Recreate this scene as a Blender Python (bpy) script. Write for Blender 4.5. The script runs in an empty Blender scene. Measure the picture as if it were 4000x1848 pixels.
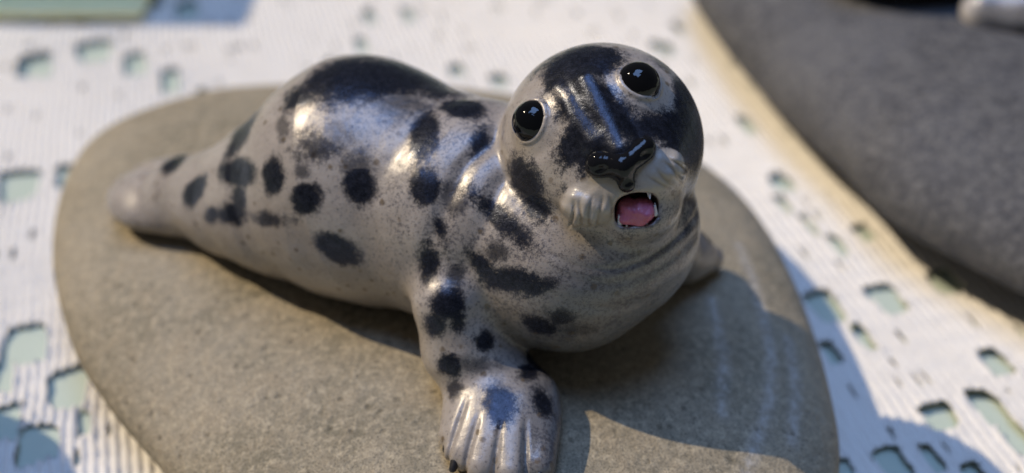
import bpy, math, random
import numpy as np
sc = bpy.context.scene
rnd = random.Random(7)
CM = 0.01                                   # everything is modelled in centimetres, objects carry scale 0.01

# ---------------------------------------------------------------- camera
cam = bpy.data.cameras.new('camera'); co = bpy.data.objects.new('camera', cam); sc.collection.objects.link(co)
co.location = (0, -10.2441*CM, 10.8036*CM); co.rotation_euler = (math.radians(52), 0, 0)
cam.sensor_width = 36; cam.lens = 18/math.tan(math.radians(25)); cam.clip_start = .005; cam.clip_end = 50
cam.dof.use_dof = True; cam.dof.focus_distance = 11.15*CM; cam.dof.aperture_fstop = cam.lens*.001/(.33*CM)
sc.camera = co
# ---------------------------------------------------------------- daylight
SUN_EL, SUN_AZ = math.radians(47), math.atan2(-1, .30)      # azimuth measured from +Y towards +X
to_sun = (math.sin(SUN_AZ)*math.cos(SUN_EL), math.cos(SUN_AZ)*math.cos(SUN_EL), math.sin(SUN_EL))
w = bpy.data.worlds.new('World'); sc.world = w; w.use_nodes = True
wn = w.node_tree.nodes
wn['Background'].inputs[0].default_value = (.80, .86, 1, 1); wn['Background'].inputs[1].default_value = .10   # dim room around the sunlit table
from mathutils import Vector
sun = bpy.data.lights.new('sun', 'SUN'); so = bpy.data.objects.new('sun', sun); sc.collection.objects.link(so)
sun.energy = 3.5; sun.angle = math.radians(.55); sun.color = (1, .84, .62)
so.rotation_euler = Vector(to_sun).to_track_quat('Z', 'Y').to_euler(); so.location = (-.4, .2, .5)
# blue sky seen through the window pane above the table
win = bpy.data.lights.new('window_sky', 'AREA'); wo = bpy.data.objects.new('window_sky', win); sc.collection.objects.link(wo)
win.shape = 'RECTANGLE'; win.size = .42; win.size_y = .30; win.energy = 2.9; win.color = (.29, .49, 1)
wdir = Vector((-.06, .04, 1)).normalized(); wo.location = Vector((0, .01, .03))+wdir*.62
wo.rotation_euler = wdir.to_track_quat('Z', 'Y').to_euler()
sc.view_settings.view_transform = 'Standard'; sc.view_settings.look = 'None'
sc.view_settings.exposure = 0.0; sc.view_settings.gamma = 1

SEAL = {'head': [0.973, -0.175, 4.2], 'head_axes': [[0.929, -0.36, -0.081], [0.135, 0.536, -0.833], [0.343, 0.764, 0.547]], 'throat': [0.997, -0.483, 3.319], 'chest': [0.613, -0.636, 3.042], 'nape': [0.194, 0.144, 3.391], 'shoulder': [-0.506, 0.148, 3.071], 'hump': [-1.854, 0.856, 3.003], 'hip': [-2.929, 1.063, 2.617], 'tailbase': [-3.614, 1.311, 2.367], 'tail': [-4.315, 1.724, 2.165]}
ARM = [([-0.754, -0.597, 3.01], 0.36), ([-0.689, -1.192, 2.818], 0.36), ([-0.544, -1.373, 2.3], 0.42), ([-0.281, -1.508, 2.0], 0.42)]
PALM = ([-0.112, -2.002, 1.95], [0.8, 0.62, 0.33], [0.091, -0.739, -0.15], [0, 0, 1])
FING = [([-0.412, -1.657, 1.9], [-0.633, -2.263, 1.84], 0.22, 0.15), ([-0.318, -1.884, 1.98], [-0.547, -2.496, 1.84], 0.26, 0.17), ([-0.155, -2.02, 2.0], [-0.333, -2.669, 1.84], 0.26, 0.18), ([0.073, -2.02, 2.0], [-0.012, -2.764, 1.84], 0.26, 0.19), ([0.25, -1.795, 1.95], [0.279, -2.658, 1.84], 0.24, 0.18)]
FAR = [([1.682, 0.143, 2.658], 0.42), ([2.191, 0.654, 2.0], 0.33), ([2.566, 0.819, 1.8], 0.18)]
HIND = [([-3.63, 1.723, 2.1], [-5.572, 2.332, 1.85], 0, 0.8, 0.36)]
ROLLS = [([-0.5, -0.456, 4.004], [-0.805, 0.584, 0.101], 1.0, 0.11, 0.055), ([-0.11, -0.698, 4.018], [-0.805, 0.584, 0.101], 0.8, 0.1, 0.04), ([-0.889, 0.343, 4.213], [-0.805, 0.584, 0.101], 0.9, 0.12, 0.035)]
SPOTS = [
    ([-2.41, 0.517, 4.405], [0.209, 0.031, 0.115], [0.103, -0.231, 0.004], 1.0, 0.6),
    ([-1.988, 0.773, 4.541], [0.447, 0.317, 0.042], [0.118, -0.357, -0.005], 1.0, 0.6),
    ([-1.412, 0.894, 4.488], [0.749, 0.311, -0.24], [0.034, -0.523, 0.046], 1.0, 0.6),
    ([-1.611, 0.61, 4.51], [0.655, 0.098, -0.057], [0.026, -0.28, -0.037], 0.9, 0.6),
    ([-0.956, 0.833, 4.365], [0.299, -0.111, -0.058], [-0.023, -0.325, 0.05], 0.8, 0.6),
    ([-1.279, 0.332, 4.418], [0.3, 0.034, -0.02], [0.016, -0.229, -0.05], 0.55, 0.6),
    ([-3.229, 0.9, 3.699], [0.119, -0.034, -0.044], [-0.038, -0.377, -0.029], 0.8, 0.23),
    ([-2.582, 0.241, 4.183], [0.092, -0.065, 0.041], [0.017, -0.158, -0.068], 0.55, 0.23),
    ([-2.156, -0.1, 4.171], [0.239, -0.044, 0.028], [0.008, -0.147, -0.118], 0.75, 0.6),
    ([-1.915, -0.013, 4.281], [0.234, 0.056, 0.065], [0.06, -0.135, -0.08], 0.5, 0.6),
    ([-3.203, 0.339, 3.491], [0.28, -0.262, 0.181], [0.011, -0.153, -0.126], 1.0, 0.23),
    ([-2.68, -0.137, 3.771], [0.146, -0.091, 0.063], [-0.001, -0.135, -0.178], 1.0, 0.23),
    ([-2.314, -0.288, 3.925], [0.09, -0.022, 0.015], [0.0, -0.05, -0.062], 0.6, 0.23),
    ([-2.282, -0.459, 3.681], [0.179, -0.081, -0.017], [-0.072, -0.059, -0.166], 1.0, 0.23),
    ([-4.464, 1.735, 2.685], [0.177, 0.096, 0.056], [0.13, -0.273, 0.072], 1.0, 0.23),
    ([-3.92, 0.799, 2.899], [0.143, -0.165, 0.049], [-0.149, -0.014, -0.228], 0.85, 0.23),
    ([-3.65, 0.392, 2.812], [0.142, -0.126, 0.094], [-0.018, -0.016, -0.125], 1.0, 0.23),
    ([-3.315, 0.151, 3.01], [0.258, -0.17, 0.127], [-0.013, -0.04, -0.131], 1.0, 0.23),
    ([-3.186, 0.149, 3.273], [0.099, -0.078, 0.073], [0.032, -0.111, -0.139], 0.8, 0.23),
    ([-2.796, -0.272, 3.266], [0.282, -0.215, 0.112], [-0.026, -0.001, -0.095], 0.75, 0.23),
    ([-1.946, -0.71, 3.164], [0.265, -0.075, -0.098], [-0.079, 0.001, -0.171], 1.0, 0.23),
    ([-1.661, -0.48, 3.895], [0.182, -0.026, 0.018], [-0.0, -0.133, -0.172], 0.85, 0.23),
    ([-1.659, -0.338, 4.054], [0.171, -0.019, 0.013], [0.002, -0.087, -0.084], 0.6, 0.6),
    ([-0.96, -0.151, 4.323], [0.16, -0.106, 0.02], [-0.054, -0.355, -0.089], 1.0, 0.23),
    ([-0.935, -0.704, 4.032], [0.177, -0.033, 0.024], [0.003, -0.165, -0.143], 1.0, 0.23),
    ([-0.545, 0.291, 4.411], [0.255, -0.064, 0.013], [-0.002, -0.244, 0.009], 1.0, 0.23),
    ([-0.344, -0.263, 4.308], [0.103, -0.024, -0.05], [-0.089, -0.194, -0.079], 1.0, 0.23),
    ([-0.769, -0.981, 3.701], [0.052, -0.003, 0.019], [0.043, -0.101, -0.122], 0.9, 0.23),
    ([-0.125, -1.046, 3.866], [0.321, -0.307, -0.141], [-0.078, -0.04, -0.074], 1.0, 0.23),
    ([-0.608, -0.801, 3.956], [0.138, -0.001, 0.062], [0.066, -0.155, -0.099], 0.55, 0.23),
    ([0.025, -1.502, 3.368], [0.351, -0.171, 0.081], [-0.018, -0.042, -0.137], 1.0, 0.23),
    ([-0.32, -1.284, 3.392], [0.077, -0.011, 0.086], [0.137, -0.128, -0.12], 0.95, 0.23),
    ([-0.146, -1.286, 3.588], [0.124, -0.051, 0.041], [-0.0, -0.051, -0.081], 0.65, 0.23),
    ([-0.883, -1.142, 3.319], [0.111, -0.038, 0.044], [0.02, -0.137, -0.175], 0.85, 0.23),
    ([-0.615, -1.283, 3.254], [0.1, -0.026, -0.026], [-0.058, -0.123, -0.11], 0.65, 0.23),
    ([-0.666, -1.514, 3.08], [0.182, 0.007, -0.007], [0.0, -0.133, -0.164], 1.0, 0.23),
    ([-0.823, -1.59, 2.853], [0.13, -0.044, 0.04], [-0.004, -0.031, -0.135], 1.0, 0.23),
    ([-0.591, -1.581, 2.937], [0.105, 0.018, -0.017], [-0.002, -0.056, -0.131], 0.85, 0.23),
    ([-0.304, -1.618, 2.641], [0.09, 0.069, -0.02], [0.038, -0.056, -0.092], 1.0, 0.23),
    ([-0.675, -1.806, 2.445], [0.139, -0.033, 0.032], [-0.003, -0.049, -0.142], 1.0, 0.23),
    ([-0.621, -1.935, 2.219], [0.091, -0.046, 0.047], [0.002, -0.092, -0.071], 0.7, 0.23),
    ([-0.134, -2.196, 2.274], [0.162, 0.059, 0.022], [0.087, -0.248, -0.074], 1.0, 0.23),
    ([0.182, -1.728, 2.276], [0.133, 0.08, -0.048], [0.013, -0.119, 0.003], 0.85, 0.23),
    ([0.331, -2.085, 2.205], [0.086, 0.083, -0.031], [0.068, -0.14, -0.067], 1.0, 0.23),
    ([-0.388, -1.805, 2.461], [0.265, 0.025, -0.057], [-0.007, -0.045, -0.064], 0.5, 0.23),
    ([0.278, -1.672, 2.906], [0.162, -0.048, -0.036], [-0.027, 0.027, -0.135], 0.9, 0.23),
    ([0.515, -1.729, 3.076], [0.141, -0.012, 0.011], [0.003, -0.004, -0.098], 0.8, 0.23),
    ([0.692, -1.719, 2.887], [0.193, 0.016, -0.015], [0.005, 0.015, -0.105], 0.5, 0.23),
    ([0.658, -0.251, 5.267], [0.379, 0.017, 0.114], [0.028, -0.336, 0.014], 1.0, 0.33),
    ([0.457, -0.476, 5.159], [0.143, -0.103, 0.06], [-0.004, -0.158, -0.035], 0.95, 0.33),
    ([0.64, -0.572, 5.228], [0.198, -0.121, 0.07], [-0.005, -0.159, -0.065], 1.0, 0.33),
    ([0.785, -0.908, 5.066], [0.302, -0.526, -0.215], [-0.167, -0.051, -0.107], 1.0, 0.33),
    ([0.603, -0.841, 5.043], [0.195, -0.295, -0.102], [-0.117, -0.042, -0.09], 0.9, 0.33),
    ([0.583, -1.074, 4.761], [0.143, -0.103, -0.014], [-0.092, -0.071, -0.197], 0.9, 0.33),
    ([0.124, -0.899, 4.241], [0.11, -0.121, 0.17], [0.149, -0.189, -0.16], 0.8, 0.33),
    ([0.256, -1.045, 4.052], [0.094, -0.021, 0.109], [0.143, -0.173, -0.103], 0.85, 0.33),
    ([1.249, -1.004, 4.95], [0.254, 0.027, -0.079], [-0.033, -0.123, -0.067], 1.0, 0.33),
    ([1.61, -0.851, 4.863], [0.25, 0.105, -0.162], [-0.092, -0.25, -0.064], 1.0, 0.33),
    ([1.828, -0.419, 4.871], [0.152, 0.207, -0.091], [0.055, -0.353, -0.17], 1.0, 0.33),
    ([1.744, -0.963, 4.649], [0.212, 0.294, -0.195], [-0.019, -0.278, -0.156], 1.0, 0.33),
    ([1.921, -0.757, 4.213], [0.139, -0.006, -0.008], [0.032, 0.08, -0.404], 0.85, 0.33),
    ([2.014, -0.589, 3.727], [0.108, 0.0, 0.0], [-0.023, -0.263, -0.111], 0.75, 0.33),
    ([0.544, -1.354, 4.362], [0.041, -0.065, 0.047], [-0.001, -0.068, -0.04], 0.8, 0.33),
    ([1.61, -0.011, 5.096], [0.064, -0.047, -0.037], [-0.034, -0.025, -0.032], 0.6, 0.33),
    ([0.793, -1.219, 4.748], [0.162, -0.038, 0.099], [0.047, -0.063, -0.109], 0.9, 0.33),
    ([0.997, -1.337, 4.805], [0.371, 0.024, 0.149], [0.063, -0.079, -0.147], 0.9, 0.33),
    ([0.987, -1.007, 5.053], [0.211, -0.045, -0.062], [-0.105, -0.278, -0.123], 1.0, 0.33),
    ([0.837, -0.815, 5.165], [0.199, -0.194, -0.085], [-0.15, -0.162, -0.103], 1.0, 0.33),
    ([0.658, -1.02, 4.923], [0.135, -0.123, -0.017], [-0.088, -0.069, -0.14], 0.9, 0.33),
    ([1.148, -1.018, 4.978], [0.184, 0.04, -0.062], [-0.029, -0.144, -0.044], 1.0, 0.33),
    ([1.451, -0.947, 4.914], [0.206, 0.048, -0.079], [-0.039, -0.152, -0.06], 1.0, 0.33),
    ([1.758, -0.781, 4.742], [0.231, 0.245, -0.157], [-0.015, -0.225, -0.129], 1.0, 0.33),
    ([0.541, -0.242, 5.225], [0.211, 0.036, 0.092], [0.042, -0.242, 0.01], 1.0, 0.33),
    ([0.949, -0.19, 5.312], [0.235, 0.013, -0.007], [-0.014, -0.218, -0.007], 0.95, 0.33),
]
HOLES = [(4.99, 0.6, 0.23, 0.38), (6.0, 0.53, 0.24, 0.35), (5.2, -0.15, 0.11, 0.29), (6.74, -1.09, 0.18, 0.28), (5.39, -1.78, 0.22, 0.24), (6.1, -1.81, 0.2, 0.32), (6.13, -2.39, 0.16, 0.33), (4.38, -2.28, 0.2, 0.26), (4.92, -2.36, 0.11, 0.23), (3.74, -2.22, 0.12, 0.19), (5.25, -2.74, 0.15, 0.18), (4.6, -0.29, 0.1, 0.24), (5.84, 3.71, 0.19, 0.27), (5.61, 3.12, 0.09, 0.27), (5.75, 2.51, 0.09, 0.3), (5.95, 1.91, 0.09, 0.29), (6.31, 9.41, 0.11, 0.28), (5.77, 8.62, 0.12, 0.25), (6.09, 5.57, 0.1, 0.33), (7.06, 0.65, 0.23, 0.3), (6.49, 2.08, 0.16, 0.22), (5.61, 8.81, 0.12, 0.25), (0.14, 11.8, 0.13, 0.36), (0.98, 11.65, 0.12, 0.41), (-0.22, 10.63, 0.13, 0.33), (1.42, 9.01, 0.15, 0.26), (2.12, 8.37, 0.16, 0.25), (-3.62, 13.15, 0.25, 0.51), (-4.34, 13.76, 0.22, 0.4), (-4.76, 11.04, 0.24, 0.51), (-4.09, 10.16, 0.19, 0.52), (-5.55, 11.79, 0.35, 0.51), (-6.68, 11.46, 0.35, 0.54), (-3.53, 9.41, 0.12, 0.3), (-6.73, 7.2, 0.34, 0.51), (-5.95, 7.29, 0.19, 0.37), (-6.38, 3.07, 0.31, 0.43), (-5.76, 2.0, 0.27, 0.4), (-6.1, 1.05, 0.27, 0.35), (-6.53, 1.56, 0.2, 0.34), (-5.53, 1.27, 0.07, 0.24), (-6.64, 2.47, 0.14, 0.32), (-6.88, 13.84, 0.32, 0.44), (-5.76, 13.39, 0.32, 0.38), (-1.62, 9.27, 0.12, 0.24), (-0.97, 9.93, 0.11, 0.25)]
VEINS = [[[3.105, 1.556], [3.178, 0.878], [3.193, 0.094], [3.158, -0.625], [2.999, -1.351], [2.721, -2.017], [2.525, -2.522]], [[2.538, 0.246], [2.537, -0.762], [2.378, -1.661]], [[3.459, -0.201], [3.374, -1.094], [3.164, -1.9]]]

# ---------------------------------------------------------------- clay modelling with distance fields (centimetres)
def smin(a, b, k):
    h = np.clip(0.5 + 0.5*(b-a)/k, 0, 1)
    return b + (a-b)*h - k*h*(1-h)
def smax(a, b, k): return -smin(-a, -b, k)
def V(*a): return np.array(a, float)
def ball(p, c, r): return np.linalg.norm(p-np.asarray(c), axis=1) - r
def cone(p, a, b, ra, rb):
    a = np.asarray(a); b = np.asarray(b); ab = b-a
    t = np.clip((p-a)@ab/(ab@ab), 0, 1)
    return np.linalg.norm(p-a-t[:, None]*ab, axis=1) - (ra+(rb-ra)*t)
def ell(p, c, r, M=None):
    q = p-np.asarray(c)
    if M is not None: q = q@M
    r = np.asarray(r, float)
    k0 = np.linalg.norm(q/r, axis=1); k1 = np.linalg.norm(q/(r*r), axis=1)
    return k0*(k0-1)/np.maximum(k1, 1e-6)
def frame(x, z):
    """columns: x, y, z axes"""
    x = x/np.linalg.norm(x); z = z-x*(z@x); z = z/np.linalg.norm(z)
    return np.stack([x, np.cross(z, x), z], 1)
def chain(p, pts, k):
    d = None
    for (a, ra), (b, rb) in zip(pts[:-1], pts[1:]):
        e = cone(p, a, b, ra, rb)
        d = e if d is None else smin(d, e, k)
    return d

def outline(pts, n=360):
    """closed Catmull-Rom through pts -> polar radius table about their centre"""
    pts = np.asarray(pts, float); c = OUT_C = pts.mean(0)
    P = []
    m = len(pts)
    for i in range(m):
        p0, p1, p2, p3 = (pts[(i+j-1) % m] for j in range(4))
        for t in np.linspace(0, 1, 24, endpoint=False):
            P.append(0.5*((2*p1)+(-p0+p2)*t+(2*p0-5*p1+4*p2-p3)*t*t+(-p0+3*p1-3*p2+p3)*t**3))
    P = np.array(P)-c
    th = np.arctan2(P[:, 1], P[:, 0]); r = np.hypot(P[:, 0], P[:, 1])
    o = np.argsort(th); th = th[o]; r = r[o]
    T = np.linspace(-np.pi, np.pi, n+1)
    R = np.interp(T, np.r_[th-2*np.pi, th, th+2*np.pi], np.r_[r, r, r])
    return c, T, R

STONE_PTS = [(-7.0,4.1),(-6.7,5.35),(-5.5,6.3),(-4.3,6.55),(-2,6.6),(0.4,6.1),(2.1,5.15),(3.09,4.1),(3.66,2.9),(3.93,1.2),(3.95,-.7),(3.72,-2.1),(2.9,-3.7),(1,-4.9),(-1,-4.7),(-2.8,-3.25),(-4.03,-1.9),(-5,-.83),(-5.8,.3),(-6.63,2.14)]
STONE_C, STONE_T, STONE_R = outline(STONE_PTS)
STONE_MID, STONE_UP = 0.80, 1.02
def stone_top(x, y):
    dx = x-STONE_C[0]; dy = y-STONE_C[1]
    s = np.hypot(dx, dy)/np.interp(np.arctan2(dy, dx), STONE_T, STONE_R)
    return STONE_MID + STONE_UP*np.clip(1-np.clip(s, 0, 1)**2.5, 0, 1)**(1/2.3)

# ---- the seal
HC = np.array(SEAL['head']); RH = 1.125
HM = np.array(SEAL['head_axes'])            # columns: face right, face up, face forward
def to_head(p): return ((p-HC)@HM)/RH
def from_head(q): return HC+(np.asarray(q, float)*RH)@HM.T
EYES = [V(-.533,.450), V(.545,.425)]
PADS = [(-.238,-.445,.825,.30,.215,.24,-6,[(-.19,.5),(-.11,.42),(-.02,.35),(.06,.3),(.15,.25)],.035),
        (.415,-.395,.775,.235,.18,.24,10,[(-.10,-.3),(-.02,-.35),(.06,-.4),(.13,-.4)],.05)]
def head_field(q):
    d = ell(q, (0,.0,0), (.985,.985,1.0))
    d = smin(d, ell(q, (.08,-.34,.66), (.56,.42,.42)), .22)            # muzzle
    d = smin(d, ell(q, (.08,-.745,.53), (.40,.26,.40)), .14)            # lower jaw
    # the double ridge down the nose
    d = smin(d, cone(q, (.085,.56,.735), (.125,-.13,1.0), .125, .165), .07)
    d = smin(d, cone(q, (-.205,.58,.685), (-.045,.03,.955), .08, .12), .08)
    for (cx, cy, cz, rx, ry, rz, rot, lines, k) in PADS:
        a = math.radians(rot); x, y = q[:, 0]-cx, q[:, 1]-cy
        t = np.stack([x*math.cos(a)+y*math.sin(a), -x*math.sin(a)+y*math.cos(a), q[:, 2]-cz], 1)
        e = (np.sum(np.abs(t/V(rx, ry, rz))**2.4, 1)**(1/2.4)-1)*min(rx, ry, rz)
        e = e+.008*np.sin(t[:, 0]*29+3*t[:, 1])*np.sin(t[:, 1]*33+1.1)
        for x0, tilt in lines:
            w = np.abs(t[:, 0]-x0-tilt*t[:, 1]-.02*np.sin(t[:, 1]*14+x0*20))
            e = e+.017*np.exp(-(w/.016)**2)*np.clip((.08-t[:, 1])/.1, 0, 1)
        d = smin(d, e, k)
    for s, e in zip((-1, 1), EYES):
        z = math.sqrt(max(0, 1-e@e)); c = V(e[0], e[1], z)
        n = c/np.linalg.norm(c)
        t = q-c*.985; h = t@n; rr = np.linalg.norm(t-h[:, None]*n, axis=1)
        d = smin(d, np.hypot(rr-.198, h)-.015, .05)                    # eyelid
        d = d+.018*np.exp(-((rr-.32)/.07)**2)                          # soft hollow round it
    return d
def mouth_field(q):
    x, y = q[:, 0]-.094, q[:, 1]+.640
    u, v = .935*x-.355*y, .355*x+.935*y
    v = v+.05*np.clip(u*-3, 0, 1)
    e = (np.abs(u/.195)**3+np.abs(v/.150)**3+np.abs((q[:, 2]-.98)/.42)**3)**(1/3)
    return (e-1)*.15
def seal_field(p):
    S = SEAL
    body = chain(p, [(S['chest'],1.0),(S['shoulder'],1.27),(S['hump'],1.47),(S['hip'],.96),(S['tailbase'],.66),(S['tail'],.54)], .30)
    thr = cone(p, S['throat'], S['chest'], 1.10, 1.04)
    nap = cone(p, S['nape'], S['shoulder'], .86, 1.22)
    body = smin(body, thr, .3); body = smin(body, nap, .25)
    # rolls round the neck and shoulder
    for (c, n, R, w, dep) in ROLLS:
        t = p-np.asarray(c); h = t@n; rr = np.linalg.norm(t-h[:, None]*n, axis=1)
        body = body + dep*np.exp(-((h+.10*np.sin(rr*2.3))/w)**2)*np.exp(-(np.linalg.norm(t, axis=1)/R)**2)
    # hind flippers
    for a, b, c_, w, th in HIND:
        M = frame(np.asarray(b)-np.asarray(a), V(0,0,1)+.0*V(1,0,0))
        m = (np.asarray(a)+np.asarray(b))/2; L = np.linalg.norm(np.asarray(b)-np.asarray(a))/2
        e_ = ell(p, m, (L, w, th), M); t_ = (p-m)@M
        e_ = e_ + .07*np.exp(-((t_[:, 1]+.10+.12*t_[:, 0])/.07)**2)*np.clip(t_[:, 0]*2.2, 0, 1)
        body = smin(body, e_, .22)
    q = to_head(p)
    d = smin(body, head_field(q)*RH, .09)
    rr = np.hypot(q[:, 0]-.05, q[:, 1]); lo = np.clip((-.35-q[:, 1])*4, 0, 1)*np.clip(q[:, 2]*3+.5, 0, 1)
    for r0, dep, w, x0 in ((1.12, .022, .035, .25), (1.25, .015, .05, .1), (1.50, .015, .06, -.1)):
        d = d + dep*np.exp(-((rr-r0+.03*np.sin(q[:, 0]*4))/w)**2)*lo*np.exp(-((q[:, 0]-x0)/.75)**2)
    d = smax(d, -mouth_field(q)*RH, .04)
    # near fore flipper
    arm = chain(p, ARM, .22)
    palm = ell(p, PALM[0], PALM[1], frame(PALM[2], PALM[3]))
    arm = smin(arm, palm, .22)
    fing = None
    for a, b, ra, rb in FING:
        e = cone(p, a, b, ra, rb); fing = e if fing is None else smin(fing, e, .09)
    arm = smin(arm, fing, .17)
    for (a, b, ra, rb), (a2, b2, ra2, rb2) in zip(FING[:-1], FING[1:]):
        g0 = (V(*a)*.35+V(*b)*.65+V(*a2)*.35+V(*b2)*.65)/2*1.0; g0 = (V(*a)+V(*a2))/2*.55+(V(*b)+V(*b2))/2*.45
        g1 = (V(*b)+V(*b2))/2*1.25-(V(*a)+V(*a2))/2*.25
        e = (g1-g0)[:2]; t = np.clip(((p[:, :2]-g0[:2])@e)/(e@e), 0, 1.1)
        w = p[:, :2]-g0[:2]-t[:, None]*e
        arm = arm + .038*np.exp(-(np.hypot(w[:, 0], w[:, 1])/.034)**2)*np.clip(t*2, 0, 1)
    d = smin(d, arm, .20)
    # far fore flipper
    far = chain(p, FAR, .2)
    d = smin(d, far, .15)
    d = smax(d, (stone_top(p[:, 0], p[:, 1])-.015)-p[:, 2], .05)
    return d

def eval_chunks(f, P, n=200000):
    out = np.empty(len(P))
    for i in range(0, len(P), n): out[i:i+n] = f(P[i:i+n])
    return out
def grad(f, P, e=.004):
    K = np.array([(1,-1,-1),(-1,-1,1),(-1,1,-1),(1,1,1)], float)
    g = np.zeros_like(P); s = np.zeros(len(P))
    for k in K:
        v = eval_chunks(f, P+k*e); g += k*v[:, None]; s += v
    return g/(4*e), s/4
def project(f, P, it, lim):
    for _ in range(it):
        g, v = grad(f, P)
        st = g*(v/np.maximum((g*g).sum(1), .05))[:, None]
        L = np.linalg.norm(st, axis=1); st *= np.minimum(1, lim/np.maximum(L, 1e-9))[:, None]
        P = P-st
    return P
def surface_net(f, lo, hi, h):
    n = [int(math.ceil((b-a)/h))+1 for a, b in zip(lo, hi)]
    n = [((k+3)//4)*4+1 for k in n]
    ax = [lo[i]+h*np.arange(n[i]) for i in range(3)]
    cg = np.stack(np.meshgrid(*[a[::4] for a in ax], indexing='ij'), -1)
    cd = eval_chunks(f, cg.reshape(-1, 3)).reshape(cg.shape[:3])
    idx = [np.minimum((np.arange(n[i])+2)//4, cd.shape[i]-1) for i in range(3)]
    D = cd[np.ix_(*idx)].copy()
    near = np.abs(D) < 4.5*h
    G = np.stack(np.meshgrid(*ax, indexing='ij'), -1)
    D[near] = eval_chunks(f, G[near])
    ins = D < 0
    c = ins[:-1,:-1,:-1].astype(np.int8)
    tot = sum(ins[i:n[0]-1+i, j:n[1]-1+j, k:n[2]-1+k].astype(np.int8) for i in (0,1) for j in (0,1) for k in (0,1))
    act = (tot > 0) & (tot < 8)
    cid = -np.ones(act.shape, int); I = np.argwhere(act); cid[act] = np.arange(len(I))
    acc = np.zeros((len(I), 3)); cnt = np.zeros(len(I))
    corners = [(i,j,k) for i in (0,1) for j in (0,1) for k in (0,1)]
    dv = {o: D[I[:,0]+o[0], I[:,1]+o[1], I[:,2]+o[2]] for o in corners}
    for a in corners:
        for axis in range(3):
            if a[axis]: continue
            b = list(a); b[axis] = 1; b = tuple(b)
            x = (dv[a] < 0) != (dv[b] < 0)
            t = dv[a]/np.where(x, dv[a]-dv[b], 1)
            pos = np.repeat(np.array(a, float)[None], len(I), 0); pos[:, axis] = t
            acc[x] += pos[x]; cnt[x] += 1
    P = np.array(lo)+(I+acc/cnt[:, None])*h
    Q = []
    for axis in range(3):
        sl0 = [slice(1, -1)]*3; sl1 = [slice(1, -1)]*3
        sl0[axis] = slice(0, -1); sl1[axis] = slice(1, None)
        A = ins[tuple(sl0)]; B = ins[tuple(sl1)]
        E = np.argwhere(A != B); fl = A[A != B]
        off = np.array([1,1,1]); off[axis] = 0
        E = E+off
        u, v = [(1,2),(2,0),(0,1)][axis]
        def cell(du, dv_):
            e = E.copy(); e[:, u] -= du; e[:, v] -= dv_; return cid[e[:,0], e[:,1], e[:,2]]
        q = np.stack([cell(1,1), cell(0,1), cell(0,0), cell(1,0)], 1)
        q[~fl] = q[~fl][:, ::-1]
        Q.append(q)
    Q = np.concatenate(Q); Q = Q[(Q >= 0).all(1)]
    return P, Q
def subdivide(P, Q):
    e = np.stack([Q, np.roll(Q, -1, 1)], -1).reshape(-1, 2); e.sort(1)
    u, inv = np.unique(e, axis=0, return_inverse=True); inv = inv.reshape(-1, 4)
    n = len(P); m = len(u)
    P2 = np.concatenate([P, P[u].mean(1), P[Q].mean(1)])
    em = inv+n; fc = np.arange(len(Q))+n+m
    q = [np.stack([Q[:, i], em[:, i], fc, em[:, i-1]], 1) for i in range(4)]
    return P2, np.concatenate(q)
def sculpt(f, lo, hi, h, levels):
    P, Q = surface_net(f, lo, hi, h)
    P = project(f, P, 2, h*.6)
    for l in range(levels):
        P, Q = subdivide(P, Q); h *= .5
        P = project(f, P, 1, h*.6)
    return P, Q

# ---------------------------------------------------------------- mesh and material helpers
def mesh_obj(name, P, Q, mat, parent=None, base=(0,0,0), attrs=None, smooth=True):
    P = np.asarray(P, float)-np.asarray(base, float)
    me = bpy.data.meshes.new(name)
    if isinstance(Q, np.ndarray):
        n, k = Q.shape
        me.vertices.add(len(P)); me.vertices.foreach_set('co', P.astype(np.float32).ravel())
        me.loops.add(n*k); me.loops.foreach_set('vertex_index', Q.astype(np.int32).ravel())
        me.polygons.add(n); me.polygons.foreach_set('loop_start', np.arange(n, dtype=np.int32)*k)
        me.update(calc_edges=True)
    else:
        me.from_pydata(P.tolist(), [], Q)
    if smooth: me.polygons.foreach_set('use_smooth', [True]*len(me.polygons))
    for a, v in (attrs or {}).items():
        at = me.attributes.new(a, 'FLOAT', 'POINT'); at.data.foreach_set('value', np.asarray(v, np.float32))
    me.update()
    o = bpy.data.objects.new(name, me); sc.collection.objects.link(o)
    if mat: me.materials.append(mat)
    if parent is None:
        o.location = Vector(base)*CM; o.scale = (CM,)*3
    else: o.parent = parent
    return o
def tag(o, label, cat, **kw):
    o['label'] = label; o['category'] = cat
    for a, b in kw.items(): o[a] = b
    return o
def root(name, base, label, cat):
    o = bpy.data.objects.new(name, None); sc.collection.objects.link(o)
    o.location = Vector(base)*CM; o.scale = (CM,)*3; o.empty_display_size = .5
    return tag(o, label, cat)
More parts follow.
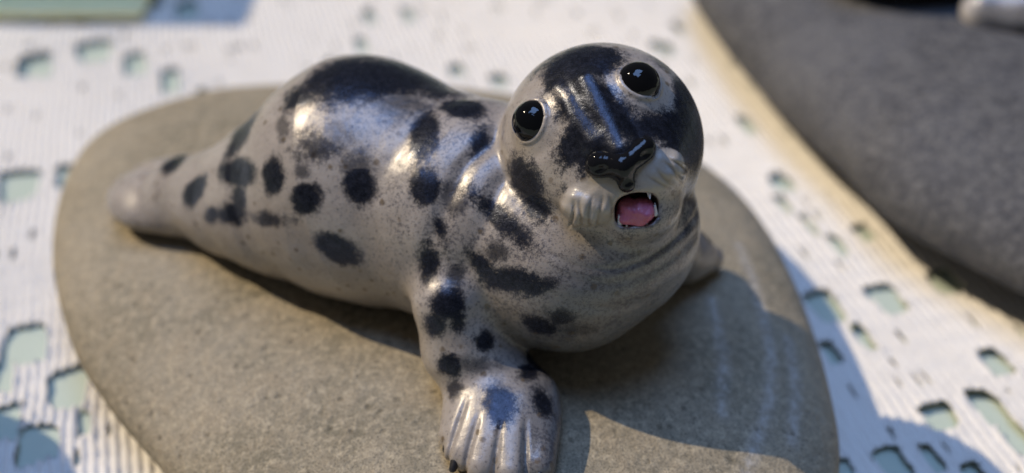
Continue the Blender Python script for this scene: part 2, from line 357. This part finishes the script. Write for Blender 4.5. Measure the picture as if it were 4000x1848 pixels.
class NT:
    def __init__(s, name):
        s.m = bpy.data.materials.new(name); s.m.use_nodes = True
        s.t = s.m.node_tree; s.b = s.t.nodes['Principled BSDF']
    def n(s, kind, **kw):
        nd = s.t.nodes.new('ShaderNode'+kind)
        for a, v in kw.items():
            if a.startswith('i_'): nd.inputs[a[2:].replace('_', ' ')].default_value = v
            else: setattr(nd, a, v)
        return nd
    def l(s, a, b): s.t.links.new(a, b)
    def noise(s, vec, scale, detail=3, rough=.55, dist=0):
        nd = s.n('TexNoise'); nd.inputs['Scale'].default_value = scale; nd.inputs['Detail'].default_value = detail
        nd.inputs['Roughness'].default_value = rough; nd.inputs['Distortion'].default_value = dist
        s.l(vec, nd.inputs['Vector']); return nd.outputs['Fac']
    def ramp(s, fac, stops, interp='LINEAR'):
        nd = s.n('ValToRGB'); cr = nd.color_ramp; cr.interpolation = interp
        while len(cr.elements) < len(stops): cr.elements.new(.5)
        for e, (p, c) in zip(cr.elements, stops):
            e.position = p; e.color = (*c, 1) if not np.isscalar(c) else (c, c, c, 1)
        s.l(fac, nd.inputs[0]); return nd.outputs[0]
    def mix(s, fac, a, b, mode='MIX'):
        nd = s.n('Mix'); nd.data_type = 'RGBA'; nd.blend_type = mode
        for sock, v in ((nd.inputs[0], fac), (nd.inputs[6], a), (nd.inputs[7], b)):
            if isinstance(v, bpy.types.NodeSocket): s.l(v, sock)
            elif np.isscalar(v): sock.default_value = v
            else: sock.default_value = (*v, 1)
        return nd.outputs[2]
    def math(s, op, a, b=0., c=None):
        nd = s.n('Math'); nd.operation = op
        for i, v in enumerate((a, b) if c is None else (a, b, c)):
            if isinstance(v, bpy.types.NodeSocket): s.l(v, nd.inputs[i])
            else: nd.inputs[i].default_value = v
        return nd.outputs[0]
    def obj(s): return s.n('TexCoord').outputs['Object']
    def attr(s, name):
        nd = s.n('Attribute'); nd.attribute_name = name; return nd.outputs['Fac']
    def bump(s, h, dist, strength=1., prev=None):
        nd = s.n('Bump'); nd.inputs['Distance'].default_value = dist; nd.inputs['Strength'].default_value = strength
        s.l(h, nd.inputs['Height'])
        if prev: s.l(prev, nd.inputs['Normal'])
        return nd.outputs[0]
    def set(s, **kw):
        for a, v in kw.items():
            k = a.replace('_', ' ')
            if isinstance(v, bpy.types.NodeSocket): s.l(v, s.b.inputs[k])
            elif isinstance(v, tuple) and len(v) == 3 and s.b.inputs[k].type == 'RGBA': s.b.inputs[k].default_value = (*v, 1)
            else: s.b.inputs[k].default_value = v

# ---- materials
def stone_mat(name, c0, c1, c2, fleck, vein=None, seed=0.):
    m = NT(name); v0 = m.obj()
    mp = m.n('Mapping'); mp.inputs['Location'].default_value = (seed, seed*.7, seed*1.3); m.l(v0, mp.inputs[0]); v = mp.outputs[0]
    big = m.noise(v, .55, 4, .6); mid = m.noise(v, 3.2, 5, .65, .4); fine = m.noise(v, 10, 5, .75); grit = m.noise(v, 42, 2, .6)
    c = m.mix(m.ramp(big, [(.38, 0.), (.60, 1.)]), c0, c1)
    c = m.mix(m.ramp(mid, [(.42, 0.), (.68, .75)]), c, c2)
    c = m.mix(m.ramp(fine, [(.47, 0.), (.66, .9)]), c, fleck)
    c = m.mix(m.ramp(grit, [(.34, .6), (.54, 0.)]), c, tuple(x*.45 for x in c0))
    if vein: c = m.mix(m.math('MULTIPLY', m.attr('vein'), m.ramp(fine, [(.40, .15), (.6, .9)])), c, vein)
    vo = m.n('TexVoronoi'); vo.inputs['Scale'].default_value = 4.3; m.l(v, vo.inputs['Vector'])
    pit = m.ramp(m.math('ADD', vo.outputs['Distance'], m.math('MULTIPLY', fine, .5)), [(.30, 0.), (.42, 1.)])
    c = m.mix(m.math('MULTIPLY', m.math('SUBTRACT', 1., pit), .45), c, tuple(x*.5 for x in c0))
    b = m.bump(pit, .0004, .4); b = m.bump(mid, .0008, .6, b); b = m.bump(fine, .00025, .55, b); b = m.bump(grit, .00012, .6, b)
    m.set(Base_Color=c, Roughness=.82, Normal=b, Specular_IOR_Level=.3)
    return m.m
M_STONE = stone_mat('olive_sandstone', (.185,.160,.105), (.315,.268,.188), (.34,.275,.18), (.46,.385,.26), (.42,.39,.34))
M_STONE2 = stone_mat('dark_greywacke', (.050,.050,.053), (.095,.095,.099), (.13,.126,.118), (.21,.20,.185), None, 4.)
M_STONE3 = stone_mat('grey_beach_stone', (.16,.15,.14), (.2,.19,.18), (.22,.2,.18), (.3,.28,.25), None, 9.)

def clay_mat():
    m = NT('painted_pearl_clay'); v = m.obj()
    spot = m.attr('spot'); grey = m.attr('grey')
    n1 = m.noise(v, 16, 4, .75); n2 = m.noise(v, 55, 2, .7); n0 = m.noise(v, 1.6, 3, .6)
    # airbrushed edge: the painted mask is broken up by grain
    n3 = m.noise(v, 4.5, 2, .5)
    e = m.math('ADD', spot, m.math('MULTIPLY', m.math('SUBTRACT', n1, .5), .75))
    e = m.math('ADD', e, m.math('MULTIPLY', m.math('SUBTRACT', n2, .5), .6))
    e = m.math('ADD', e, m.math('MULTIPLY', m.math('SUBTRACT', n3, .5), .6))
    gate = m.ramp(spot, [(.02, 0.), (.14, 1.)])
    mask = m.math('MULTIPLY', m.math('MULTIPLY', m.ramp(e, [(.27, 0.), (.70, 1.)], 'EASE'), gate), m.attr('opacity'))
    light = m.mix(m.ramp(n0, [(.35, 0.), (.7, 1.)]), (.265,.228,.192), (.355,.312,.270))
    light = m.mix(grey, light, (.15,.144,.14))  # greyer clay and the shade under the head, mixed into the colour
    # brown flecks in the clay
    vo = m.n('TexVoronoi'); vo.inputs['Scale'].default_value = 5.2; m.l(v, vo.inputs['Vector'])
    dist = m.math('ADD', vo.outputs['Distance'], m.math('MULTIPLY', m.math('SUBTRACT', n1, .5), .35))
    sel = m.n('SeparateColor'); m.l(vo.outputs['Color'], sel.inputs[0])
    fl = m.math('MULTIPLY', m.ramp(dist, [(.13, 1.), (.22, 0.)]), m.ramp(sel.outputs[0], [(.25, 0.), (.4, .9)]))
    light = m.mix(fl, light, (.12,.085,.05))
    vo2 = m.n('TexVoronoi'); vo2.inputs['Scale'].default_value = 11; m.l(v, vo2.inputs['Vector'])
    d2 = m.math('ADD', vo2.outputs['Distance'], m.math('MULTIPLY', m.math('SUBTRACT', n2, .5), .3))
    s2 = m.n('SeparateColor'); m.l(vo2.outputs['Color'], s2.inputs[0])
    f2 = m.math('MULTIPLY', m.ramp(d2, [(.12, 1.), (.24, 0.)]), m.ramp(s2.outputs[1], [(.55, 0.), (.62, .6)]))
    light = m.mix(f2, light, (.24,.20,.17))
    dark = m.mix(m.ramp(n1, [(.4, 0.), (.75, 1.)]), (.008,.009,.014), (.034,.036,.050))
    # fine airbrushed grain, denser on neck; on the chest it also paints in shade
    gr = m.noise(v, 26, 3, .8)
    dst = m.ramp(m.math('ADD', gr, m.math('MULTIPLY', m.math('MULTIPLY', m.attr('dust_shade'), m.ramp(n3, [(.35, .35), (.65, 1.)])), .15)), [(.57, 0.), (.72, .85)])
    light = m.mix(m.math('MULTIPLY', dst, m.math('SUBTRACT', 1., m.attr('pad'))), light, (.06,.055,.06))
    light = m.mix(m.attr('pad'), light, m.mix(m.math('MULTIPLY', m.attr('scored'), .7), m.mix(n1, (.27,.235,.195), (.38,.34,.29)), (.17,.125,.075)))
    c = m.mix(mask, light, dark)
    b = m.bump(n0, .0007, .5); b = m.bump(n1, .00009, .35, b); b = m.bump(n2, .00005, .5, b)
    rgh = m.math('ADD', m.math('SUBTRACT', .36, m.math('MULTIPLY', mask, .07)), m.math('MULTIPLY', m.math('SUBTRACT', n2, .5), .35))
    m.set(Base_Color=c, Roughness=rgh, Normal=b, Specular_IOR_Level=m.math('SUBTRACT', .68, m.math('MULTIPLY', mask, .22)), Coat_Weight=m.math('SUBTRACT', .18, m.math('MULTIPLY', mask, .14)), Coat_Roughness=.22)
    m.set(Specular_Tint=m.mix(mask, (1.,.96,.9), (.80,.88,1.)))
    m.set(Subsurface_Weight=.12, Subsurface_Radius=(1.,.7,.5), Subsurface_Scale=.0012)
    # mica powder rubbed into the dark paint
    m.set(Metallic=m.math('MULTIPLY', mask, .5))
    return m.m
M_CLAY = clay_mat()
def plain(name, col, rough, spec=.5, coat=0., bump=None, var=None, coat_r=.05, sss=0.):
    m = NT(name); v = m.obj()
    c = col
    if var:
        n = m.noise(v, var[0], 4, .65); c = m.mix(m.ramp(n, [(.35, 0.), (.7, 1.)]), col, var[1])
    m.set(Base_Color=c, Roughness=rough, Specular_IOR_Level=spec, Coat_Weight=coat, Coat_Roughness=coat_r)
    if bump: m.set(Normal=m.bump(m.noise(v, bump[0], 3, .6), bump[1], bump[2]))
    if sss: m.set(Subsurface_Weight=sss, Subsurface_Radius=(1.,.5,.4), Subsurface_Scale=.001)
    return m.m
M_EYE = plain('black_varnished_eye', (.002,.002,.0025), .04, .36, 0., (5, .0005, .25), None, .03)
M_NOSE = plain('black_varnished_nose', (.005,.005,.006), .06, .32, 0., (5, .0005, .25), None, .04)
M_TONGUE = plain('pink_tongue_clay', (.40,.095,.16), .48, .5, .2, (14, .0004, .6), (8, (.50,.15,.22)), .2, .15)
M_TOOTH = plain('translucent_tooth', (.50,.48,.50), .25, .5, .5, None, None, .1, .3)
M_CLAW = plain('black_claw', (.012,.011,.012), .4, .5, .2)

# ---------------------------------------------------------------- table and cloth
TAB_Z = -.18
def grid(x0, x1, y0, y1, nx, ny, z):
    X, Y = np.meshgrid(np.linspace(x0, x1, nx), np.linspace(y0, y1, ny), indexing='ij')
    P = np.stack([X.ravel(), Y.ravel(), np.full(X.size, z)], 1)
    i = np.arange(nx*ny).reshape(nx, ny)
    Q = np.stack([i[:-1,:-1].ravel(), i[1:,:-1].ravel(), i[1:,1:].ravel(), i[:-1,1:].ravel()], 1)
    return P, Q
m = NT('pale_sage_paint'); v = m.obj(); n = m.noise(v, 1.5, 4, .6)
m.set(Base_Color=m.mix(n, (.42,.485,.38), (.49,.545,.455)), Roughness=.5)
P, Q = grid(-60, 60, -40, 90, 40, 40, TAB_Z)
tbl = mesh_obj('table', P, Q, m.m); tbl['kind'] = 'structure'

def cloth():
    ca, sa = 1/math.hypot(1, .285), .285/math.hypot(1, .285)       # u across the ribs, v along them
    U0, U1, V0, V1 = -14, 16, -6, 18
    pitch = .135; nu = int((U1-U0)/pitch*5); nv = int((V1-V0)/.085)
    P, Q = grid(U0, U1, V0, V1, nu+1, nv+1, 0)
    u, v = P[:, 0].copy(), P[:, 1].copy()
    r = np.random.default_rng(3)
    holes = list(HOLES)
    # the lace pattern goes on outside what the photograph shows, in the same loose scatter
    tries = 0
    while len(holes) < 150 and tries < 4000:
        tries += 1
        a, b = r.uniform(U0+1, U1-1), r.uniform(V0+1, V1-1)
        x, y = a*ca-b*sa, a*sa+b*ca
        inview = abs(x) < 7.2+.36*(y+1.2) and -2 < y < 12.6
        if inview or any(abs(a-h[0]) < .8 and abs(b-h[1]) < .8 for h in holes): continue
        holes.append((a, b, r.uniform(.12, .26), r.uniform(.18, .3)))
    kill = np.zeros(len(Q), bool); edge = np.zeros(len(P))
    for (a, b, hw, hh) in holes:
        hw, hh = max(hw, .09), max(hh, .13)
        du, dv = u-a, v-b
        du2 = du*(1+.18*np.sin(a*7+b)*dv/hh); dv2 = dv*(1+.18*np.sin(a*3-b*5)*du/hw)
        d = (np.abs(du2)/hw)**5+(np.abs(dv2)/hh)**5
        d[(np.abs(du) > 1.6*hw) | (np.abs(dv) > 1.6*hh)] = 9
        ins = d < 1
        if not ins.any(): continue
        kill |= ins[Q].all(1)
        f = np.maximum(d[ins], .05)**(-1/5)
        part = np.zeros(len(P), bool); part[Q[~ins[Q].all(1) & ins[Q].any(1)].ravel()] = True
        sel = part & ins
        f = np.maximum(d[sel], .05)**(-1/5)
        u[sel] = a+du[sel]*f; v[sel] = b+dv[sel]*f
        edge = np.maximum(edge, np.clip(1.5-((np.abs(du)/(hw+.10))**3+(np.abs(dv)/(hh+.10))**3), 0, 1))
    # ribbed knit: each rib a rounded cord with stitches along it
    ph = u/pitch*2*np.pi + .5*np.sin(v*1.7)+.35*np.sin(v*4.1+u*.6)
    row = np.abs(np.sin(np.pi*(v+.04*np.sin(u*1.3))/.42))**.6
    amp = .045*(.7+.3*np.sin(u*.9+v*.5))*(.35+.65*row)
    st = np.sin(v/.17*2*np.pi+np.floor(u/pitch)*2.4)
    z = amp*(np.cos(ph)-1)*.9 + .010*st + .025*np.sin(u*.45+1)*np.sin(v*.38)+.02*np.sin(u*1.6+v*1.1) - .01 + .02*edge
    z = z + r.normal(0, .004, len(z)) + .015*edge*np.sin(u*21)*np.sin(v*17)
    # slits where neighbouring cords part between two rows
    cu, cv = u[Q].mean(1), v[Q].mean(1); cp = np.cos(ph)[Q].mean(1); rw = row[Q].mean(1)
    cell = (np.floor(cu/pitch).astype(int)*73856093 ^ np.floor(cv/.42).astype(int)*19349663) % 1000
    kill |= (cp < -.45) & (rw > .72) & (cell < 70) & (edge[Q].max(1) < .05)
    u = u+r.normal(0, .004, len(u)); v = v+r.normal(0, .008, len(v))
    X = u*ca-v*sa; Y = u*sa+v*ca
    P = np.stack([X, Y, z-.03], 1)
    Q = Q[~kill]
    used = np.unique(Q); mp = -np.ones(len(P), int); mp[used] = np.arange(len(used))
    m = NT('white_cotton'); vv = m.obj()
    n = m.noise(vv, 2.2, 4, .6); f = m.noise(vv, 30, 3, .7)
    c = m.mix(n, (.71,.66,.57), (.77,.735,.665))
    m.set(Base_Color=c, Roughness=.9, Specular_IOR_Level=.2, Normal=m.bump(f, .0003, .6), Sheen_Weight=.15)
    o = mesh_obj('tablecloth', P[used], mp[Q], m.m)
    s = o.modifiers.new('thickness', 'SOLIDIFY'); s.thickness = .03; s.offset = -1
    return tag(o, 'white ribbed cotton lace tablecloth with square openings over the pale green table', 'tablecloth')
cloth()

# ---------------------------------------------------------------- stones
def pebble(name, pts, mid, upz, dn, mat, label, seed, base_z=0., amp=.05, pw=(2.5, 2.3), veins=None):
    c, T, R = outline(pts)
    r = np.random.default_rng(seed)
    nt, ns = 420, 150
    th = np.linspace(-np.pi, np.pi, nt, endpoint=False)
    rho = np.interp(th, T, R)
    lat = np.linspace(-np.pi/2, np.pi/2, ns)
    P = []
    for a in lat:
        s = abs(math.cos(a))
        # superellipse section
        if a >= 0:
            s_ = math.cos(a)**(2/pw[0]); z = mid+upz*max(0, 1-s_**pw[0])**(1/pw[1])
        else:
            s_ = math.cos(a)**(2/2.2); z = mid-dn*max(0, 1-s_**2.2)**(1/2.2)
        P.append(np.stack([c[0]+rho*s_*np.cos(th), c[1]+rho*s_*np.sin(th), np.full(nt, z)], 1))
    P = np.concatenate(P)
    off = r.uniform(0, 6, (6,)); k = r.uniform(.35, 1.1, (6, 3))
    dz = sum(np.sin(P@k[i]+off[i])/(1+i*.4) for i in range(6))
    P = P+((P-np.r_[c, mid])/np.linalg.norm(P-np.r_[c, mid], axis=1)[:, None])*(dz*amp)[:, None]*np.clip(np.abs(1-0), 0, 1)
    i = np.arange(nt*ns).reshape(ns, nt)
    Q = np.stack([i[:-1].ravel(), np.roll(i[:-1], -1, 1).ravel(), np.roll(i[1:], -1, 1).ravel(), i[1:].ravel()], 1)
    at = {}
    if veins:
        d = np.full(len(P), 9.)
        for l in veins:
            for a, b in zip(l[:-1], l[1:]):
                a, b = np.array(a), np.array(b); t = np.clip(((P[:, :2]-a)@(b-a))/((b-a)@(b-a)), 0, 1)
                d = np.minimum(d, np.linalg.norm(P[:, :2]-a-t[:, None]*(b-a), axis=1))
        at = {'vein': np.exp(-(d/.07)**2)*(P[:, 2] > mid)}
    o = mesh_obj(name, P, Q, mat, None, (c[0], c[1], base_z), at)
    return tag(o, label, 'stone')
pebble('beach_stone', STONE_PTS, STONE_MID, STONE_UP, .78, M_STONE, 'smooth olive brown stone lying under the spotted seal figurine', 5, amp=.012, veins=VEINS)
ST2 = [(3.75,11.3),(3.95,8.6),(4.55,6.0),(5.2,4.2),(5.6,3.0),(6.6,1.75),(7.9,.5),(9.8,-.3),(12,.3),(13.6,2.6),(14,6),(13,9.5),(10.8,12.4),(7.8,13.8),(5,13.2)]
pebble('beach_stone', ST2, .95, 1.25, .9, M_STONE2, 'large dark grey stone at the right edge behind the seal', 11, amp=.03)
pebble('beach_stone', [(-10.9,-2.0),(-10.6,-.2),(-9.1,.5),(-7.7,.05),(-6.95,-1.1),(-6.75,-2.4),(-7.6,-3.6),(-9.5,-3.8)], 1.1, 1.6, 1.05, M_STONE3, 'rounded grey stone just outside the left edge, shading the cloth in the lower left corner', 17, amp=.03)

# ---------------------------------------------------------------- things at the far edge
def rounded_box(lo, hi, r, n=6):
    lo = np.array(lo, float); hi = np.array(hi, float)
    def f(p):
        c = (lo+hi)/2; h = (hi-lo)/2-r
        q = np.abs(p-c)-h
        return np.linalg.norm(np.maximum(q, 0), axis=1)+np.minimum(q.max(1), 0)-r
    return f, lo-.2, hi+.2
m_green = plain('pale_green_wax', (.86,.82,.44), .5, .5, 0., (6, .0004, .3), (2., (.90,.86,.50)), .05, .0)
f1, lo, hi = rounded_box((-13,11.0,.02), (-7.85,14.2,.30), .10)
f2, lo2, hi2 = rounded_box((-13,11.5,.02), (-7.85,14.2,2.4), .12)
f = lambda p: np.minimum(f1(p), f2(p))
hi = hi2
P, Q = sculpt(f, lo, hi, .08, 0)
tag(mesh_obj('green_block', P, Q, m_green, None, (-10.3,12.8,0)), 'pale yellow green block cut off by the top left corner', 'block')

m_dark = plain('black_glazed_clay', (.008,.008,.010), .35, .5, .3)
m_pale = plain('pale_pearl_clay', (.12,.115,.11), .38, .6, .3, (20, .0002, .5), (2.2, (.62,.58,.54)))
fb = (7.3, 7.9, 2.0)
fig = root('dark_figurine', fb, 'blurred black figurine with a pale flipper on the grey stone at the top right', 'figurine')
def fdark(p): return smin(ell(p, (6.9,8.25,2.95), (1.5,1.25,1.0)), ell(p, (8.4,8.3,3.0), (1.3,1.2,1.0)), .3)
P, Q = sculpt(fdark, (5,6.6,1.6), (10.2,10,4.4), .12, 1); mesh_obj('body', P, Q, m_dark, fig, fb)
def fpale(p): return smin(cone(p, (8.0,6.75,2.38), (9.3,6.35,2.5), .40, .50), cone(p, (9.3,6.35,2.5), (9.3,7.8,2.9), .50, .5), .2)
P, Q = sculpt(fpale, (7.2,5.6,1.8), (10.3,8.8,3.8), .1, 1); mesh_obj('flipper', P, Q, m_pale, fig, fb)

# ---------------------------------------------------------------- the seal
sb = (-1.2, .6, 1.75)
seal = root('seal_figurine', sb, 'speckled grey clay seal pup with black eyes and open pink mouth on the olive stone', 'figurine')
P, Q = sculpt(seal_field, (-6.6,-3.6,1.3), (3.4,4.6,5.7), .06, 2)
g, _ = grad(seal_field, P); N = g/np.maximum(np.linalg.norm(g, axis=1), 1e-6)[:, None]
def paint(P, N):
    s = np.zeros(len(P)); op = np.full(len(P), .9)
    for c, u, v, st, soft in SPOTS:
        c, u, v = map(np.array, (c, u, v))
        ru, rv = np.linalg.norm(u), np.linalg.norm(v)
        R = 1.6*max(ru, rv)+soft
        I = np.flatnonzero((np.abs(P-c) < R).all(1))
        if not len(I): continue
        n = np.cross(u, v); n /= np.linalg.norm(n)
        i0 = I[np.argmin(((P[I]-c)**2).sum(1))]
        if n@N[i0] < 0: n = -n
        q = P[I]-c
        A = np.linalg.pinv(np.stack([u, v], 1))
        ab = q@A.T; d = np.hypot(ab[:, 0], ab[:, 1])
        rm = min(ru, rv)
        m = np.clip(.5+(1-d)*rm/soft, 0, 1)*np.clip((N[I]@n+.55)*3, 0, 1)
        k_ = m > s[I]; op[I[k_]] = min(1, st*1.2); s[I] = np.maximum(s[I], m)
    return s, op
# the far flank carries the same kind of spots
r_ = np.random.default_rng(21); far_I = np.flatnonzero((N[:, 0]+.7*N[:, 1] > .75) & (N[:, 1] > .15) & (N[:, 2] < .75) & (np.linalg.norm(P-HC, axis=1) > 1.7) & (P[:, 2] > 1.95))
got = []
for i in r_.permutation(far_I)[:400]:
    if len(got) >= 20 or any(np.linalg.norm(P[i]-g_) < .72 for g_ in got): continue
    got.append(P[i]); u_ = np.cross(N[i], r_.normal(size=3)); u_ /= np.linalg.norm(u_); v_ = np.cross(N[i], u_)
    SPOTS.append((P[i], u_*r_.uniform(.16, .32), v_*r_.uniform(.13, .22), 1., .23))
spot, op = paint(P, N)
hd_ = np.linalg.norm(P-HC, axis=1)
# greyer paint plus painted-in shade on throat and chest, dark grooves rubbed with wash
q = to_head(P)
for cx, cy, rx, ry in ((.0,.27,.22,.42),(.03,.83,.32,.13),(.02,.60,.17,.18),(.40,.02,.28,.10),(.84,-.16,.17,.34)):
    d = np.hypot((q[:, 0]-cx)/rx, (q[:, 1]-cy)/ry)
    mm = np.clip(.5+(1-d)*min(rx, ry)/.24, 0, 1)*(q[:, 2] > 0)*(hd_ < 1.6)
    op = np.where(mm > spot, 1., op); spot = np.maximum(spot, mm)
grey = np.clip((-.70-q[:, 1])/.35, 0, 1)*np.clip((P[:, 0]+.35)/.7, 0, 1)*np.clip((.35-P[:, 1])/.6, 0, 1)*.9  # throat and chest darkened in colour, partly for their shade
inside = np.clip(-.012-mouth_field(q), 0, .02)/.02
spot = np.maximum(spot, inside*1.2); op = np.maximum(op, inside)
hd = np.linalg.norm(P-HC, axis=1)
dust_shade = np.clip((3.2-hd)/1.4, 0, 1)*np.clip((hd-1.15)/.2, .05, 1)*.9+.08+.35*np.clip((-3.4-P[:, 0])/1.5, 0, 1)
dust_shade = np.maximum(dust_shade, grey*1.25)  # chest grain thickened to deepen the painted shade
pad = np.zeros(len(P))
for (cx, cy, cz, rx, ry, rz, rot, lines, k) in PADS:
    a = math.radians(rot); x, y = q[:, 0]-cx, q[:, 1]-cy
    pad = np.maximum(pad, np.clip((1.0-np.hypot((x*math.cos(a)+y*math.sin(a))/(rx*1.02), (-x*math.sin(a)+y*math.cos(a))/(ry*1.02)))*5+.3, 0, 1)*(q[:, 2] > .55))
pad *= 1-inside
line = np.zeros(len(P))
for (cx, cy, cz, rx, ry, rz, rot, lines, k) in PADS:
    a = math.radians(rot); x, y = q[:, 0]-cx, q[:, 1]-cy; tx, ty = x*math.cos(a)+y*math.sin(a), -x*math.sin(a)+y*math.cos(a)
    for x0, tilt in lines:
        line = np.maximum(line, np.exp(-((tx-x0-tilt*ty-.02*np.sin(ty*14+x0*20))/.014)**2)*np.clip((.06-ty)/.1, 0, 1)*(pad > .3))
spot = spot*(1-.9*pad)
mesh_obj('body', P, Q, M_CLAY, seal, sb, {'dust_shade': dust_shade, 'pad': pad, 'scored': line, 'spot': spot, 'grey': grey, 'opacity': op})

def head_z(x, y):
    z = np.linspace(1.6, 0, 400); p = np.stack([np.full(400, x), np.full(400, y), z], 1)
    d = head_field(p); i = np.argmax(d < 0); return z[i]
def head_part(name, f, lo, hi, h, lev, mat, parent=None, label=None):
    """f is a field in face coordinates"""
    P, Q = sculpt(f, lo, hi, h, lev)
    o = mesh_obj(name, from_head(P), Q, mat, parent or seal, sb)
    if label: o['label'] = label
    return o
for e in EYES:
    z = math.sqrt(1-e@e); c = V(e[0], e[1], z)*.930
    head_part('eye', lambda p: ball(p, c, .203), c-.3, c+.3, .05, 2, M_EYE)
# nose
def on(x, y, dz): return V(x, y, head_z(x, y)+dz)
NL, NC, NR, S0, S1 = on(-.080,-.142,-.005), on(.095,-.232,.0), on(.335,-.165,-.005), on(.100,-.30,-.01), on(.093,-.395,-.005)
def nose_f(p):
    d = smin(cone(p, NL, NC, .122, .102), cone(p, NR, NC, .114, .102), .05)
    d = smin(d, cone(p, S0, S1, .090, .075), .06)
    for s, c in ((-1, NL), (1, NR)):      # shallow nostrils, half filled with varnish
        d = d+.030*np.exp(-(np.linalg.norm((p-c-V(-.02*s,-.045,.09))/V(1.5,.7,1), axis=1)/.045)**2)
    return d+.006*np.sin(p[:, 0]*17+1)*np.sin(p[:, 1]*19)
head_part('nose', nose_f, (-.35,-.7,.6), (.65,.1,1.5), .03, 2, M_NOSE)
# tongue and teeth
def tongue_f(p):
    x, y = p[:, 0]-.080, p[:, 1]+.668
    u, v = .935*x-.355*y, .355*x+.935*y
    d = ((np.abs(u/.185)**2.6+np.abs(v/.135)**2.6+np.abs((p[:, 2]-.75)/.24)**2.6)**(1/2.6)-1)*.12
    d = d+.020*np.exp(-((u+.02)/.035)**2)*np.clip((v+.06)*9, 0, 1)
    return d+.010*np.sin(p[:, 0]*26)*np.sin(p[:, 1]*31+p[:, 2]*12)
head_part('tongue', tongue_f, (-.25,-1.0,.3), (.45,-.4,1.1), .03, 2, M_TONGUE)
for a, b, r in (((.252,-.505,.95),(.235,-.600,.985),.030), ((.235,-.745,.87),(.265,-.645,.935),.026), ((-.088,-.715,.87),(-.070,-.625,.93),.026), ((-.045,-.775,.88),(-.035,-.730,.925),.017), ((.13,-.805,.87),(.14,-.765,.92),.016)):
    a, b = V(*a), V(*b)
    head_part('tooth', lambda p: cone(p, a, b, r, .006), np.minimum(a, b)-.08, np.maximum(a, b)+.08, .016, 1, M_TOOTH)
# claws of the near flipper
for (a, b, ra, rb) in FING:
    a, b = np.array(a), np.array(b); d = (b-a)/np.linalg.norm(b-a)
    p0 = b+d*(rb*.80)+V(0,0,.05); p1 = p0+d*.08+V(0,0,-.03)
    P, Q = sculpt(lambda p: cone(p, p0, p1, .055, .04), np.minimum(p0, p1)-.15, np.maximum(p0, p1)+.15, .04, 1)
    mesh_obj('claw', P, Q, M_CLAW, seal, sb)

sc.cycles.use_denoising = True
